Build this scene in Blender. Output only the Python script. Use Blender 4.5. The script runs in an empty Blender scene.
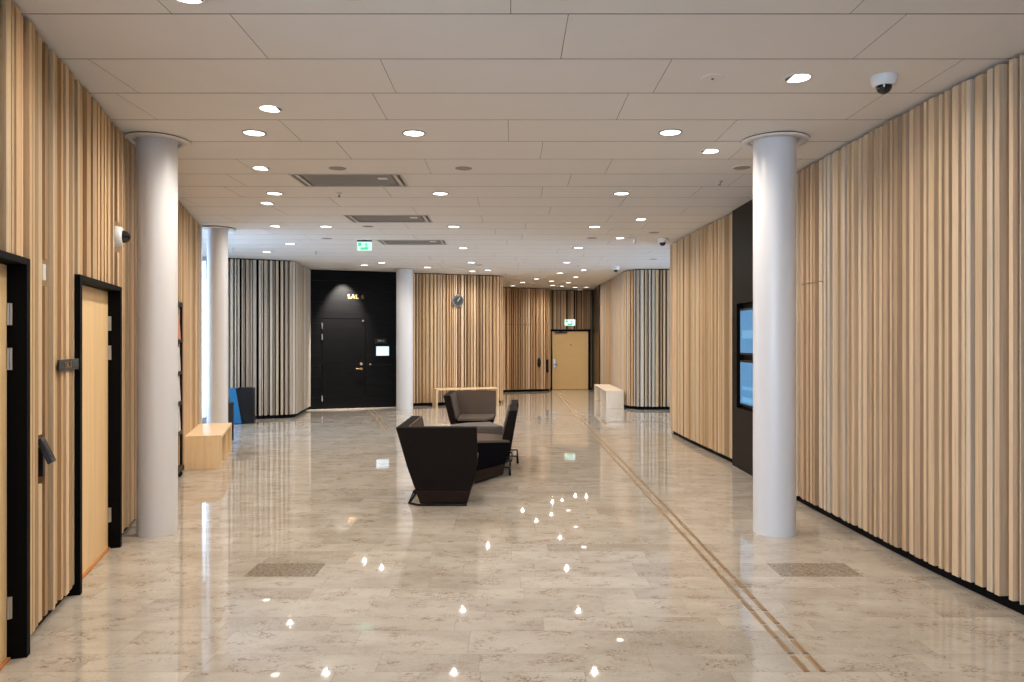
import bpy, bmesh, math, random
from mathutils import Vector, Matrix
sc = bpy.context.scene
COL = sc.collection
F = 732.0; CX = 512.0; CY = 341.0; HC = 1.6; HT = 3.28
def fl(px, py):
    y = F*HC/(py-CY); return ((px-CX)*y/F, y)
def ce(px, py):
    y = F*(HT-HC)/(CY-py); return ((px-CX)*y/F, y)
ORD = ['first','second','third','fourth','fifth','sixth','seventh','eighth','ninth','tenth','eleventh','twelfth','thirteenth','fourteenth','fifteenth','sixteenth','seventeenth','eighteenth']

# ------------------------------------------------------------------ materials
def srgb(r, g, b):
    f = lambda c: (c/255)/12.92 if c/255 <= .04045 else ((c/255+.055)/1.055)**2.4
    return (f(r), f(g), f(b), 1)
def mat(name, col, rough=.5, metal=0, spec=.5, emit=None, es=0, noise=0, nscale=40, bump=0, coat=0):
    m = bpy.data.materials.new(name); m.use_nodes = True
    nt = m.node_tree; b = nt.nodes['Principled BSDF']
    if len(col) == 3: col = (*col, 1)
    b.inputs['Base Color'].default_value = col
    b.inputs['Roughness'].default_value = rough
    b.inputs['Metallic'].default_value = metal
    b.inputs['Specular IOR Level'].default_value = spec
    if coat: b.inputs['Coat Weight'].default_value = coat; b.inputs['Coat Roughness'].default_value = .05
    if emit:
        b.inputs['Emission Color'].default_value = (*emit[:3], 1); b.inputs['Emission Strength'].default_value = es
    if noise or bump:
        tc = nt.nodes.new('ShaderNodeTexCoord'); n = nt.nodes.new('ShaderNodeTexNoise')
        n.inputs['Scale'].default_value = nscale; n.inputs['Detail'].default_value = 4
        nt.links.new(tc.outputs['Object'], n.inputs['Vector'])
        if noise:
            mx = nt.nodes.new('ShaderNodeMix'); mx.data_type = 'RGBA'
            mx.inputs[6].default_value = tuple(c*(1-noise) for c in col[:3])+(1,)
            mx.inputs[7].default_value = tuple(min(1, c*(1+noise)) for c in col[:3])+(1,)
            nt.links.new(n.outputs['Fac'], mx.inputs[0]); nt.links.new(mx.outputs[2], b.inputs['Base Color'])
        if bump:
            bp = nt.nodes.new('ShaderNodeBump'); bp.inputs['Strength'].default_value = bump; bp.inputs['Distance'].default_value = .003
            nt.links.new(n.outputs['Fac'], bp.inputs['Height']); nt.links.new(bp.outputs['Normal'], b.inputs['Normal'])
    return m
def wood_mat(name, col=None, gx=70, gz=1.3, lo=.78, hi=1.1, rough=.5, axis=2):
    """ash wood: colour from the 'tone' attribute of each slat (or one colour), with long grain along one axis"""
    m = bpy.data.materials.new(name); m.use_nodes = True
    nt = m.node_tree; N = nt.nodes; L = nt.links; b = N['Principled BSDF']
    tc = N.new('ShaderNodeTexCoord'); mp = N.new('ShaderNodeMapping')
    s = [gx, gx, gx]; s[axis] = gz; mp.inputs['Scale'].default_value = s
    L.new(tc.outputs['Object'], mp.inputs['Vector'])
    n = N.new('ShaderNodeTexNoise'); n.inputs['Scale'].default_value = 1; n.inputs['Detail'].default_value = 5; n.inputs['Roughness'].default_value = .65
    n.inputs['Distortion'].default_value = .6
    L.new(mp.outputs['Vector'], n.inputs['Vector'])
    r = N.new('ShaderNodeMapRange'); r.inputs[1].default_value = .3; r.inputs[2].default_value = .7
    r.inputs[3].default_value = lo; r.inputs[4].default_value = hi
    L.new(n.outputs['Fac'], r.inputs[0])
    vm = N.new('ShaderNodeVectorMath'); vm.operation = 'SCALE'
    L.new(r.outputs[0], vm.inputs['Scale'])
    if col is None:
        a = N.new('ShaderNodeAttribute'); a.attribute_name = 'tone'; L.new(a.outputs['Color'], vm.inputs[0])
    else:
        vm.inputs[0].default_value = col[:3]
    L.new(vm.outputs[0], b.inputs['Base Color'])
    b.inputs['Roughness'].default_value = rough; b.inputs['Specular IOR Level'].default_value = .12 if name.startswith('black') else .3
    return m
def stone_mat():
    m = bpy.data.materials.new('polished_limestone'); m.use_nodes = True
    nt = m.node_tree; N = nt.nodes; L = nt.links; b = N['Principled BSDF']
    tc = N.new('ShaderNodeTexCoord')
    at = N.new('ShaderNodeAttribute'); at.attribute_name = 'tone'
    sep = N.new('ShaderNodeSeparateColor'); L.new(at.outputs['Color'], sep.inputs[0])
    # per-tile shift of the pattern so that marks stop at the joints
    sh = N.new('ShaderNodeVectorMath'); sh.operation = 'SCALE'; sh.inputs['Scale'].default_value = 37
    L.new(at.outputs['Color'], sh.inputs[0])
    ad = N.new('ShaderNodeVectorMath'); ad.operation = 'ADD'
    L.new(tc.outputs['Object'], ad.inputs[0]); L.new(sh.outputs[0], ad.inputs[1])
    mp = N.new('ShaderNodeMapping'); mp.inputs['Scale'].default_value = (1, 1.7, 1); L.new(ad.outputs[0], mp.inputs['Vector'])
    def noise(scale, det, rough=.6, dist=0):
        n = N.new('ShaderNodeTexNoise'); n.inputs['Scale'].default_value = scale; n.inputs['Detail'].default_value = det
        n.inputs['Roughness'].default_value = rough; n.inputs['Distortion'].default_value = dist
        L.new(mp.outputs[0], n.inputs['Vector']); return n
    def ramp(src, stops):
        r = N.new('ShaderNodeValToRGB'); e = r.color_ramp.elements
        e[0].position, e[0].color = stops[0]; e[1].position, e[1].color = stops[-1]
        for p, c in stops[1:-1]:
            q = e.new(p); q.color = c
        L.new(src, r.inputs[0]); return r
    def mix(fac, a, c, mode='MIX'):
        x = N.new('ShaderNodeMix'); x.data_type = 'RGBA'; x.blend_type = mode
        if isinstance(fac, float): x.inputs[0].default_value = fac
        else: L.new(fac, x.inputs[0])
        for i, v in ((6, a), (7, c)):
            if isinstance(v, tuple): x.inputs[i].default_value = v
            else: L.new(v, x.inputs[i])
        return x.outputs[2]
    cloud = noise(2.2, 5, .6, .4)
    base = ramp(cloud.outputs['Fac'], [(.3, (.415, .36, .295, 1)), (.5, (.505, .45, .375, 1)), (.72, (.575, .525, .45, 1))])
    # fossils: short wiggly brown marks
    w = N.new('ShaderNodeTexNoise'); w.inputs['Scale'].default_value = 16; w.inputs['Detail'].default_value = 3; w.inputs['Distortion'].default_value = 1.2
    L.new(mp.outputs[0], w.inputs['Vector'])
    a1 = N.new('ShaderNodeMath'); a1.operation = 'SUBTRACT'; a1.inputs[1].default_value = .5; L.new(w.outputs['Fac'], a1.inputs[0])
    a2 = N.new('ShaderNodeMath'); a2.operation = 'ABSOLUTE'; L.new(a1.outputs[0], a2.inputs[0])
    line = ramp(a2.outputs[0], [(0, (1, 1, 1, 1)), (.05, (0, 0, 0, 1))])
    pk = noise(5.5, 2); pr = ramp(pk.outputs['Fac'], [(.5, (0, 0, 0, 1)), (.62, (1, 1, 1, 1))])
    mk = N.new('ShaderNodeMath'); mk.operation = 'MULTIPLY'; L.new(line.outputs[0], mk.inputs[0]); L.new(pr.outputs[0], mk.inputs[1])
    mk2 = N.new('ShaderNodeMath'); mk2.operation = 'MULTIPLY'; mk2.inputs[1].default_value = .85; L.new(mk.outputs[0], mk2.inputs[0])
    c1 = mix(mk2.outputs[0], base.outputs[0], (.2, .13, .075, 1))
    sp = noise(75, 2, .5); sr = ramp(sp.outputs['Fac'], [(.62, (0, 0, 0, 1)), (.72, (1, 1, 1, 1))])
    s2 = N.new('ShaderNodeMath'); s2.operation = 'MULTIPLY'; s2.inputs[1].default_value = .45; L.new(sr.outputs[0], s2.inputs[0])
    c2 = mix(s2.outputs[0], c1, (.22, .15, .1, 1))
    # tone.r = brightness of the tile, tone.g = how speckled/dark the tile is
    dk = noise(48, 4, .7); dr = ramp(dk.outputs['Fac'], [(.42, (.12, .09, .06, 1)), (.62, (.42, .34, .25, 1))])
    c3 = mix(sep.outputs[1], c2, dr.outputs[0])
    vm = N.new('ShaderNodeVectorMath'); vm.operation = 'SCALE'; L.new(c3, vm.inputs[0]); L.new(sep.outputs[0], vm.inputs['Scale'])
    L.new(vm.outputs[0], b.inputs['Base Color'])
    b.inputs['Roughness'].default_value = .022; b.inputs['Specular IOR Level'].default_value = .5
    return m
def glass_mat():
    m = bpy.data.materials.new('window_glass'); m.use_nodes = True
    nt = m.node_tree; N = nt.nodes; L = nt.links; N.remove(N['Principled BSDF'])
    t = N.new('ShaderNodeBsdfTransparent'); t.inputs[0].default_value = (.93, .97, 1, 1)
    g = N.new('ShaderNodeBsdfGlossy'); g.inputs['Roughness'].default_value = .02
    fr = N.new('ShaderNodeFresnel'); mx = N.new('ShaderNodeMixShader')
    L.new(fr.outputs[0], mx.inputs[0]); L.new(t.outputs[0], mx.inputs[1]); L.new(g.outputs[0], mx.inputs[2])
    L.new(mx.outputs[0], N['Material Output'].inputs[0]); return m
M = dict(
    slat=wood_mat('ash_slats'), black=mat('black_backing', (.003, .003, .0035), .7, spec=.1),
    jamb=mat('black_jamb', (.002, .002, .002), .6, spec=.08),
    ceil=mat('ceiling_board', (.73, .71, .69), .75, spec=.2, noise=.02, nscale=3),
    ceilshade=mat('ceiling_joint_shade', (.05, .04, .035), .9),
    plaster=mat('white_plaster', (.78, .78, .78), .7),
    column=mat('column_paint', (.67, .665, .67), .32, spec=.45, bump=.02, nscale=8),
    collar=mat('collar_white', (.72, .68, .64), .5),
    stone=stone_mat(), grout=mat('grout', (.24, .2, .155), .8),
    leaf=wood_mat('ash_veneer', srgb(236, 202, 150), 22, .8, .88, 1.07, .4),
    leafedge=mat('oak_threshold', srgb(196, 130, 70), .5, noise=.1, nscale=20),
    benchx=wood_mat('bench_ash', srgb(240, 210, 166), 30, 2.0, .88, 1.06, .42),
    benchpale=wood_mat('bench_pale', srgb(236, 220, 200), 30, 2.0, .92, 1.05, .42),
    steel=mat('brushed_steel', (.6, .6, .6), .32, 1),
    brass=mat('brass', (.42, .29, .17), .42, .85, noise=.08, nscale=60),
    gold=mat('gold_letters', (.30, .20, .085), .4, .3),
    bstain=wood_mat('black_stained_boards', (.0018, .0019, .0022), 3, 40, .5, 1.7, .42),
    bpanel=mat('dark_bronze_panel', (.006, .005, .004), .4, .0, spec=.1),
    dark=mat('dark_plastic', (.007, .007, .008), .4, spec=.3), dgrey=mat('dark_grey_metal', (.04, .04, .044), .45, .3),
    white=mat('white_plastic', (.75, .75, .74), .4), dome=mat('smoked_dome', (.008, .008, .01), .06, spec=.8),
    light=mat('lamp_diffuser', (.9, .9, .9), .5, emit=(1, .95, .88), es=3.0),
    ring=mat('lamp_ring', (.32, .30, .28), .35, .6), baffle=mat('lamp_baffle', (.2, .17, .14), .5),
    speaker=mat('speaker_mesh', (.3, .265, .235), .7, noise=.2, nscale=300),
    grille=mat('vent_grille', (.2, .19, .185), .5, .2), ventframe=mat('vent_frame', (.5, .47, .44), .5),
    green=mat('exit_green', (.02, .3, .15), .4, emit=(.10, .62, .36), es=.55), exitw=mat('exit_white', (.3, .5, .4), .4, emit=(.60, 1, .80), es=.5),
    exitb=mat('exit_pale', (.8, 1, 1), .4, emit=(.62, .92, .95), es=.5), 
    fabdark=mat('charcoal_fabric', (.014, .0108, .0095), .9, spec=.06, bump=.25, nscale=400, noise=.15),
    fabnavy=mat('navy_fabric', (.004, .004, .007), .9, spec=.06, bump=.25, nscale=400),
    fabtaupe=mat('taupe_fabric', (.10, .074, .059), .9, spec=.2, bump=.3, nscale=350, noise=.15),
    fabgrey=mat('grey_fabric', (.15, .13, .12), .9, spec=.2, bump=.3, nscale=350, noise=.12),
    skirt=mat('brown_lacquer', (.017, .007, .0045), .45, spec=.2, noise=.1, nscale=12),
    blacksteel=mat('black_steel', (.004, .004, .004), .45, .0, spec=.25),
    blue=mat('blue_panel', (.01, .17, .42), .4), binblack=mat('bin_black', (.006, .0065, .008), .5, spec=.25),
    scr=mat('screen_blue', (.01, .02, .04), .15, emit=(.07, .29, .56), es=.46),
    scr2=mat('screen_pale', (.01, .02, .04), .15, emit=(.14, .40, .66), es=.5),
    doorscr=mat('door_screen', (.3, .4, .5), .2, emit=(.7, .88, 1), es=.5),
    dial=mat('clock_dial', (.035, .045, .06), .25, spec=.6), hand=mat('clock_hand', (.75, .62, .3), .4, .3),
    paper=mat('leaflet_paper', (.6, .58, .55), .6, noise=.4, nscale=9), glass=glass_mat(), winframe=mat('window_frame', (.55, .57, .6), .4),
    rubber=mat('rubber', (.015, .015, .015), .7), pink=mat('leaflet_salmon', (.55, .22, .14), .6),
)
# ------------------------------------------------------------------ mesh builder
class MB:
    def __init__(s): s.v = []; s.f = []; s.t = []; s.m = []; s.s = []
    def add(s, vs, fs, tone=(1, 1, 1), mi=0, smooth=False):
        o = len(s.v); s.v += [tuple(p) for p in vs]
        for f in fs: s.f.append([o+i for i in f]); s.t.append(tone); s.m.append(mi); s.s.append(smooth)
    def hexa(s, b, t, tone=(1, 1, 1), mi=0):      # b, t: four points each, same winding (ccw seen from +top)
        s.loft([b, t], tone, mi)
    def loft(s, rings, tone=(1, 1, 1), mi=0, smooth=False, caps=True):
        n = len(rings[0]); vs = [p for r in rings for p in r]; fs = []
        for k in range(len(rings)-1):
            for i in range(n):
                j = (i+1) % n; fs.append([k*n+i, k*n+j, (k+1)*n+j, (k+1)*n+i])
        s.add(vs, fs, tone, mi, smooth)
        if caps:
            s.add(rings[0], [list(range(n))[::-1]], tone, mi); s.add(rings[-1], [list(range(n))], tone, mi)
    def box(s, x0, x1, y0, y1, z0, z1, tone=(1, 1, 1), mi=0):
        q = [(x0, y0), (x1, y0), (x1, y1), (x0, y1)]
        s.loft([[(*p, z0) for p in q], [(*p, z1) for p in q]], tone, mi)
    def fbox(s, o, u, n, t0, t1, d0, d1, z0, z1, tone=(1, 1, 1), mi=0):   # box in a wall frame: along u, out along n
        P = lambda t, d: (o[0]+u[0]*t+n[0]*d, o[1]+u[1]*t+n[1]*d)
        q = [P(t0, d0), P(t1, d0), P(t1, d1), P(t0, d1)]
        if u[0]*n[1]-u[1]*n[0] < 0: q = q[::-1]
        s.loft([[(*p, z0) for p in q], [(*p, z1) for p in q]], tone, mi)
    def lathe(s, prof, axis='z', c=(0, 0, 0), n=32, mi=0, smooth=True, caps=True):   # prof: (radius, height)
        def P(r, h, a):
            x, y = r*math.cos(a), r*math.sin(a)
            p = (x, y, h) if axis == 'z' else ((x, h, -y) if axis == 'y' else (h, x, y))
            return tuple(p[i]+c[i] for i in range(3))
        s.loft([[P(r, h, 2*math.pi*i/n) for i in range(n)] for r, h in prof], mi=mi, smooth=smooth, caps=caps)
    def tube(s, pts, r, n=8, mi=0, closed=False):
        pts = [Vector(p) for p in pts]; rings = []
        for i, p in enumerate(pts):
            a = pts[i-1] if (i or closed) else p; b = pts[(i+1) % len(pts)] if (i < len(pts)-1 or closed) else p
            d1 = (p-a).normalized() if (p-a).length else (b-p).normalized()
            d2 = (b-p).normalized() if (b-p).length else d1
            d = (d1+d2).normalized() if (d1+d2).length > .01 else d1
            up = Vector((0, 0, 1)) if abs(d.z) < .9 else Vector((1, 0, 0))
            x = d.cross(up).normalized(); y = x.cross(d).normalized()
            k = 1/max(.5, d.dot(d1))
            rings.append([tuple(p+(x*math.cos(t)+y*math.sin(t))*r*(k if abs(math.cos(t)) > .01 else 1)) for t in [2*math.pi*j/n for j in range(n)]])
        if closed: rings.append(rings[0])
        s.loft(rings, mi=mi, smooth=True, caps=not closed)
    def build(s, name, mats, parent=None, bevel=0, loc=None, rotz=0, tone=False):
        me = bpy.data.meshes.new(name); me.from_pydata(s.v, [], s.f)
        for m in (mats if isinstance(mats, (list, tuple)) else [mats]): me.materials.append(m)
        me.polygons.foreach_set('material_index', s.m); me.polygons.foreach_set('use_smooth', s.s)
        if tone:
            a = me.color_attributes.new('tone', 'FLOAT_COLOR', 'CORNER'); vals = []
            for f, t in zip(s.f, s.t): vals += [t[0], t[1], t[2], 1.0]*len(f)
            a.data.foreach_set('color', vals)
        me.update()
        bm = bmesh.new(); bm.from_mesh(me)
        if bevel: bmesh.ops.remove_doubles(bm, verts=bm.verts, dist=1e-6)
        bmesh.ops.recalc_face_normals(bm, faces=bm.faces)
        if bevel:
            es = [e for e in bm.edges if len(e.link_faces) == 2 and e.calc_face_angle(0) > .5]
            bmesh.ops.bevel(bm, geom=es, offset=bevel, segments=2, profile=.5, affect='EDGES', clamp_overlap=True)
        bm.to_mesh(me); bm.free()
        o = bpy.data.objects.new(name, me); COL.objects.link(o)
        if parent: o.parent = parent
        if loc: o.location = loc
        o.rotation_euler.z = rotz
        return o
def thing(name, label, cat, loc=(0, 0, 0), rotz=0, group=None):
    o = bpy.data.objects.new(name, None); COL.objects.link(o); o.empty_display_size = .1
    o.location = loc; o.rotation_euler.z = rotz
    return tag(o, label, cat, group)
def tag(o, label, cat, group=None):
    o['label'] = label; o['category'] = cat
    if group: o['group'] = group
    return o
def struct(o, label=None):
    o['kind'] = 'structure'
    if label: o['label'] = label
    return o
def dup(root, label, group=None, loc=None, rotz=None):
    r = root.copy(); COL.objects.link(r)
    r['label'] = label
    if group: r['group'] = group
    if loc: r.location = loc
    if rotz is not None: r.rotation_euler.z = rotz
    for ch in list(root.children):
        c = ch.copy(); COL.objects.link(c); c.parent = r
        for g in list(ch.children):
            d = g.copy(); COL.objects.link(d); d.parent = c
    return r
def wrot(n): return math.atan2(n[1], n[0])-math.pi/2     # local +Y = n (into the room)

# ------------------------------------------------------------------ floor
rnd = random.Random(5)
XW0, XW1, YW0, YW1 = -8.2, 7.0, -3.2, 25.2
fm = MB()
fm.box(XW0, XW1, YW0, YW1, -.12, -.0012, (1, 0, 0), 1)
y = 3.54; k = 0
while y > YW0+.5: y -= .5
dark_pts = [fl(285, 569), fl(815, 566), fl(640, 513), fl(470, 487), fl(290, 553), fl(560, 545), fl(720, 650)]
part_pts = [fl(810, 640), fl(560, 665), fl(170, 552), fl(470, 520), fl(420, 465), fl(250, 455)]
while y < YW1:
    kk = int(round((y-3.54)*100)); h = {0: .2, 20: .3, 50: .2, 70: .3, 100: .2, 120: .23, 143: .3}.get(kk, .2 if k % 2 == 0 else .3)
    forced = [-1.825, -1.34, 1.83, 2.39] if kk == 143 else []
    y1 = min(y+h, YW1); x = XW0-rnd.random()*.6
    while x < XW1:
        w = rnd.choice([.5, .6, .7, .85]); w = min([w]+[q-x for q in forced if x+.002 < q < x+w]); xa, xb = max(x, XW0), min(x+w, XW1)
        if xb > xa and y1 > YW0:
            dk = 0; br = rnd.uniform(.95, 1.03)
            for p in dark_pts[:2]:
                if xa <= p[0] < xb and y <= p[1] < y1: dk = .85; br = .95
            for p in dark_pts[2:]:
                if xa <= p[0] < xb and y <= p[1] < y1: dk = .3
            for p in part_pts:
                if xa <= p[0] < xb and y <= p[1] < y1: dk = .16
            if dk == 0 and rnd.random() < .07: dk = rnd.uniform(.06, .22)
            g = .0011
            fm.add([(xa+g, max(y, YW0)+g, 0), (xb-g, max(y, YW0)+g, 0), (xb-g, y1-g, 0), (xa+g, y1-g, 0)], [[0, 1, 2, 3]], (br, dk, rnd.random()), 0)
        x += w
    y = y1; k += 1
struct(fm.build('floor', [M['stone'], M['grout']], tone=True))

# ------------------------------------------------------------------ ceiling
def ring(pts, z): return [(x, y, z) for x, y in pts]
cm = MB(); y = 3.76
while y > YW0: y -= .6
off = {3.76: -1.45, 4.36: -.786, 4.96: -.948, 5.56: -.03, 6.16: .26, 6.76: -.81, 7.36: .6}
VX0, VX1 = -2.25, -1.12
vrow = {7.36, 9.76, 12.16}
while y < YW1:
    key = round(y, 2); o = off.get(key)
    if o is None: o = rnd.random()*1.74
    x = o-1.74*8
    gy, gx = .0042, .0016
    while x < XW1:
        xa, xb = max(x, XW0), min(x+1.74, XW1)
        if xb > xa:
            segs = [(xa, xb)]
            if key in vrow: segs = [(a, b) for a, b in ((xa, min(xb, VX0)), (max(xa, VX1), xb)) if b-a > .02]
            for a, b in segs:
                q = [(a+gx, y+gy), (b-gx, y+gy), (b-gx, y+.6-gy), (a+gx, y+.6-gy)]
                cm.add(ring(q, HT), [[3, 2, 1, 0]]); cm.loft([ring(q, HT), ring(q, HT+.03)], mi=1, caps=False)  # seam shadow is put into the dark colour of the board sides
        x += 1.74
    y += .6
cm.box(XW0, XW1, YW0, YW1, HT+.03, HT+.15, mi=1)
struct(cm.build('ceiling', [M['ceil'], M['ceilshade']]))

# ------------------------------------------------------------------ slatted walls
TONES = [(.74, .53, .325), (.68, .465, .26), (.57, .375, .20), (.47, .30, .155), (.77, .58, .38), (.66, .50, .31), (.38, .24, .125), (.62, .44, .265)]
def arc(c, r, a0, a1, n=8):
    return [(c[0]+r*math.cos(math.radians(a0+(a1-a0)*i/n)), c[1]+r*math.sin(math.radians(a0+(a1-a0)*i/n))) for i in range(n+1)]
class Line:
    def __init__(s, pts):
        s.p = [Vector(p) for p in pts]; s.c = [0]
        for a, b in zip(s.p, s.p[1:]): s.c.append(s.c[-1]+(b-a).length)
        s.L = s.c[-1]
    def at(s, t):
        i = 0
        while i < len(s.p)-2 and t > s.c[i+1]: i += 1
        d = (s.p[i+1]-s.p[i]).normalized(); return s.p[i]+d*(t-s.c[i]), d
def slat_wall(name, pts, side, seed, holes=(), cuts=(), gaps=(), wid=(.030, .038, .047, .060), dep=(0, .006, .014, .03, .045, .06), gapw=(.004, .008, .012), tones=TONES, top=HT-.025, bot=.075, label=None, bright=1, gs=1):
    """upright slats of random width and depth before a black backing; side=+1: the room lies left of the path. holes/cuts in path length"""
    ln = Line(pts); r = random.Random(seed); mb = MB(); t = 0.002; up = False
    while t < ln.L-.01:
        # proud slats alternate with deeper ones, with now and then two of a kind side by side
        up = (not up) if r.random() < .95 else up
        if not up and r.random() < .5: t += r.uniform(.019, .033)*gs; continue      # an open joint down to the black backing
        w = min(r.choice(wid)*(1.0 if up else .58), ln.L-t); d = r.choice(dep[:len(dep)//2]) if up else r.choice(dep[len(dep)//2:])*1.5
        for e in [e for h in holes if h[2] <= .1 for e in h[:2]]:      # slats end at the edge of a door frame
            if t+.006 < e < t+w: w = e-t
        hit = [g for g in gaps if t < g[1] and t+w > g[0]]
        if hit:
            if t >= hit[0][0]-.004: t = hit[0][1]; continue
            w = hit[0][0]-t
        c, u = ln.at(t+w/2); n = Vector((-u.y, u.x))*side
        tone = r.choice(tones); v = r.uniform(.9, 1.1)*bright; tone = tuple(q*v for q in tone)
        spans = [(bot, top)]
        for a, b, z0, z1 in holes:
            if t+w > a+.0015 and t < b-.0015:
                # trim the slat to the hole's edge where it only partly overlaps
                new = []
                for p, q in spans:
                    if z0 > p: new.append((p, min(q, z0)))
                    if z1 < q: new.append((max(p, z1), q))
                spans = [s for s in new if s[1]-s[0] > .004]
        for a, b, z in cuts:
            if a <= t+w/2 <= b:
                spans = [s for p, q in spans for s in ((p, z-.005), (z+.005, q))]
        for z0, z1 in spans: mb.fbox(c, u, n, -w/2, w/2, -.15, -d, z0, z1, tone, 0)
        t += w+r.choice(gapw)
    # black backing strip and recessed plinth follow the path
    m = 0; step = .1; N = max(2, int(ln.L/step)); 
    ks = sorted(set([i*ln.L/N for i in range(N+1)]+ln.c))
    def strip(d0, d1, z0, z1):
        for a, b in zip(ks, ks[1:]):
            if b-a < 1e-4: continue
            ca, ua = ln.at(a+1e-5); cb, ub = ln.at(b-1e-5); mid = (a+b)/2
            na = Vector((-ua.y, ua.x))*side; nb = Vector((-ub.y, ub.x))*side
            segs = [(z0, z1)]
            for ha, hb, h0, h1 in holes:
                if ha < mid < hb and h0 <= .1: segs = [(max(z0, h1), z1)] if h1 < z1 else []
            for s0, s1 in segs:
                q = [ca+na*d0, cb+nb*d0, cb+nb*d1, ca+na*d1]
                if side < 0: q = q[::-1]
                mb.loft([[(p.x, p.y, s0) for p in q], [(p.x, p.y, s1) for p in q]], (1, 1, 1), 1)
    strip(-.18, -.14, .0, HT); strip(-.14, -.065, 0, .08)
    o = mb.build(name, [M['slat'], M['black']], tone=True)
    return struct(o, label), ln

# left wall: straight, slightly turned away from the view axis
SL = -.2945; uL = Vector((SL, 1)).normalized(); nL = Vector((uL.y, -uL.x)); oL = Vector((-2.50, 3.81))
PL = lambda t, d=0: oL+uL*t+nL*d
T0 = -1.9; TE = (10.62-3.81)/uL.y
S = lambda t: t-T0
# doors in wall coordinates t: outer edges of the black frames
D1 = (-1.23, -.072); D2 = (.826, 1.978); DH = 2.02
sign_z = (1.43, 1.49)
holes = [(S(D1[0]), S(D1[1]), 0, DH), (S(D2[0]), S(D2[1]), 0, DH), (S(.225), S(.275), 1.905, 2.055), (S(.19), S(.235), .82, 1.09), (S(1.90), S(2.0), 2.29, 2.53)]
wl, lnL = slat_wall('wall_left', [PL(T0), PL(TE)], -1, 11, holes, wid=(.030, .038, .047, .060), dep=(0, .006, .016, .035, .05, .065), gapw=(0, .004, .008, .012))

def left_door(name, span, lab, key_t=None):
    d = bpy.data.objects.new(name, None); COL.objects.link(d)
    p = PL((span[0]+span[1])/2); d.location = (p.x, p.y, 0); d.rotation_euler.z = wrot(nL)
    struct(d, lab)
    # local x = -t direction, local y = out of the wall
    W = (span[1]-span[0])/2
    fr = MB()
    fr.box(-W, -W+.05, -.11, .016, 0, DH); fr.box(W-.05, W, -.11, .016, 0, DH); fr.box(-W+.05, W-.05, -.11, .016, DH-.035, DH)
    fr.build('door_frame', M['jamb'], d, bevel=.002)
    st = MB(); st.box(-W+.05, W-.05, -.105, -.085, DH-.075, DH-.035); st.build('frame_stop', M['skirt'], d)
    lf = MB(); lf.box(-W+.055, W-.055, -.115, -.07, .014, DH-.04); leaf = lf.build('door_leaf', M['leaf'], d, bevel=.002)
    th = MB(); th.box(-W+.05, W-.05, -.11, -.055, 0, .013); th.build('threshold', M['leafedge'], d, bevel=.002)
    for z in (.26, 1.51, 1.735):     # hinges on the far side = local -x
        h = MB(); h.lathe([(.007, z-.055), (.007, z+.055)], c=(-W+.056, -.063, 0), n=10); h.box(-W+.05, -W+.0525, -.07, -.048, z-.055, z+.055)
        h.build('hinge', M['steel'], d)
    if key_t is not None:
        kx = -(key_t-(span[0]+span[1])/2)
        k2 = MB(); k2.lathe([(.011, -.07), (.011, -.066), (.006, -.066)], 'y', (kx, 0, 1.45), 12); k2.build('peephole', M['dark'], leaf)
    return d
left_door('door_1', D1, 'pale wood door in a black frame, cut by the left edge of the view')
left_door('door_2', D2, 'pale wood door in a black frame beside the near left column', 1.12)

# switch box, card reader, room sign and camera on the left wall
def onL(t, z, d=0): p = PL(t, d); return (p.x, p.y, z)
rL = wrot(nL)
b = MB(); b.box(-.022, .022, -.10, -.012, -.045, .045)
o = b.build('wall_switch_box', M['white'], None, bevel=.004, loc=onL(.25, 1.98), rotz=rL)
tag(o, 'small white box recessed in a gap between slats, between the two left doors', 'switch')
t_ = thing('card_reader', 'black angled card reader sticking out of a slot in the left wall', 'card reader', onL(.2125, .96), rL)
b = MB(); b.box(-.02, .02, -.10, -.005, -.10, .06); b.build('bracket', M['dark'], t_, bevel=.003)
b = MB(); q0 = [(-.034, -.035, .098), (.034, -.035, .098), (.034, -.012, .112), (-.034, -.012, .112)]; q1 = [(-.034, .022, -.035), (.034, .022, -.035), (.034, .047, -.021), (-.034, .047, -.021)]
b.loft([q0, q1]); hd = b.build('housing', M['dgrey'], t_, bevel=.004)
b = MB(); q0 = [(-.025, -.006, .0945), (.025, -.006, .0945), (.025, -.003, .096), (-.025, -.003, .096)]; q1 = [(-.025, .036, .001), (.025, .036, .001), (.025, .039, .0025), (-.025, .039, .0025)]
b.loft([q0, q1]); kp = b.build('keypad', M['dark'], hd)
b = MB(); b.box(-.2, .2, .002, .012, -.033, .033)
t_ = thing('room_sign', 'narrow black room sign with gold lettering beside the second left door', 'sign', onL(.615, 1.458), rL)
b.build('sign_plate', mat('sign_black', (.007, .009, .012), .22, spec=.45), t_, bevel=.001)
def text_obj(name, s, size, m, parent, loc, ext=.004, rx=math.pi/2, rz=math.pi, bold=0, align='CENTER'):
    cu = bpy.data.curves.new(name, 'FONT'); cu.body = s; cu.size = size; cu.extrude = ext; cu.align_x = align; cu.align_y = 'CENTER'; cu.offset = bold
    cu.resolution_u = 4; cu.space_character = 1.1
    tmp = bpy.data.objects.new(name+'_tmp', cu); COL.objects.link(tmp)
    dg = bpy.context.evaluated_depsgraph_get(); me = bpy.data.meshes.new_from_object(tmp.evaluated_get(dg))
    bpy.data.objects.remove(tmp); me.materials.clear(); me.materials.append(m)
    o = bpy.data.objects.new(name, me); COL.objects.link(o)
    o.rotation_euler = (rx, 0, rz); o.location = loc
    if parent: o.parent = parent
    return o
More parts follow.
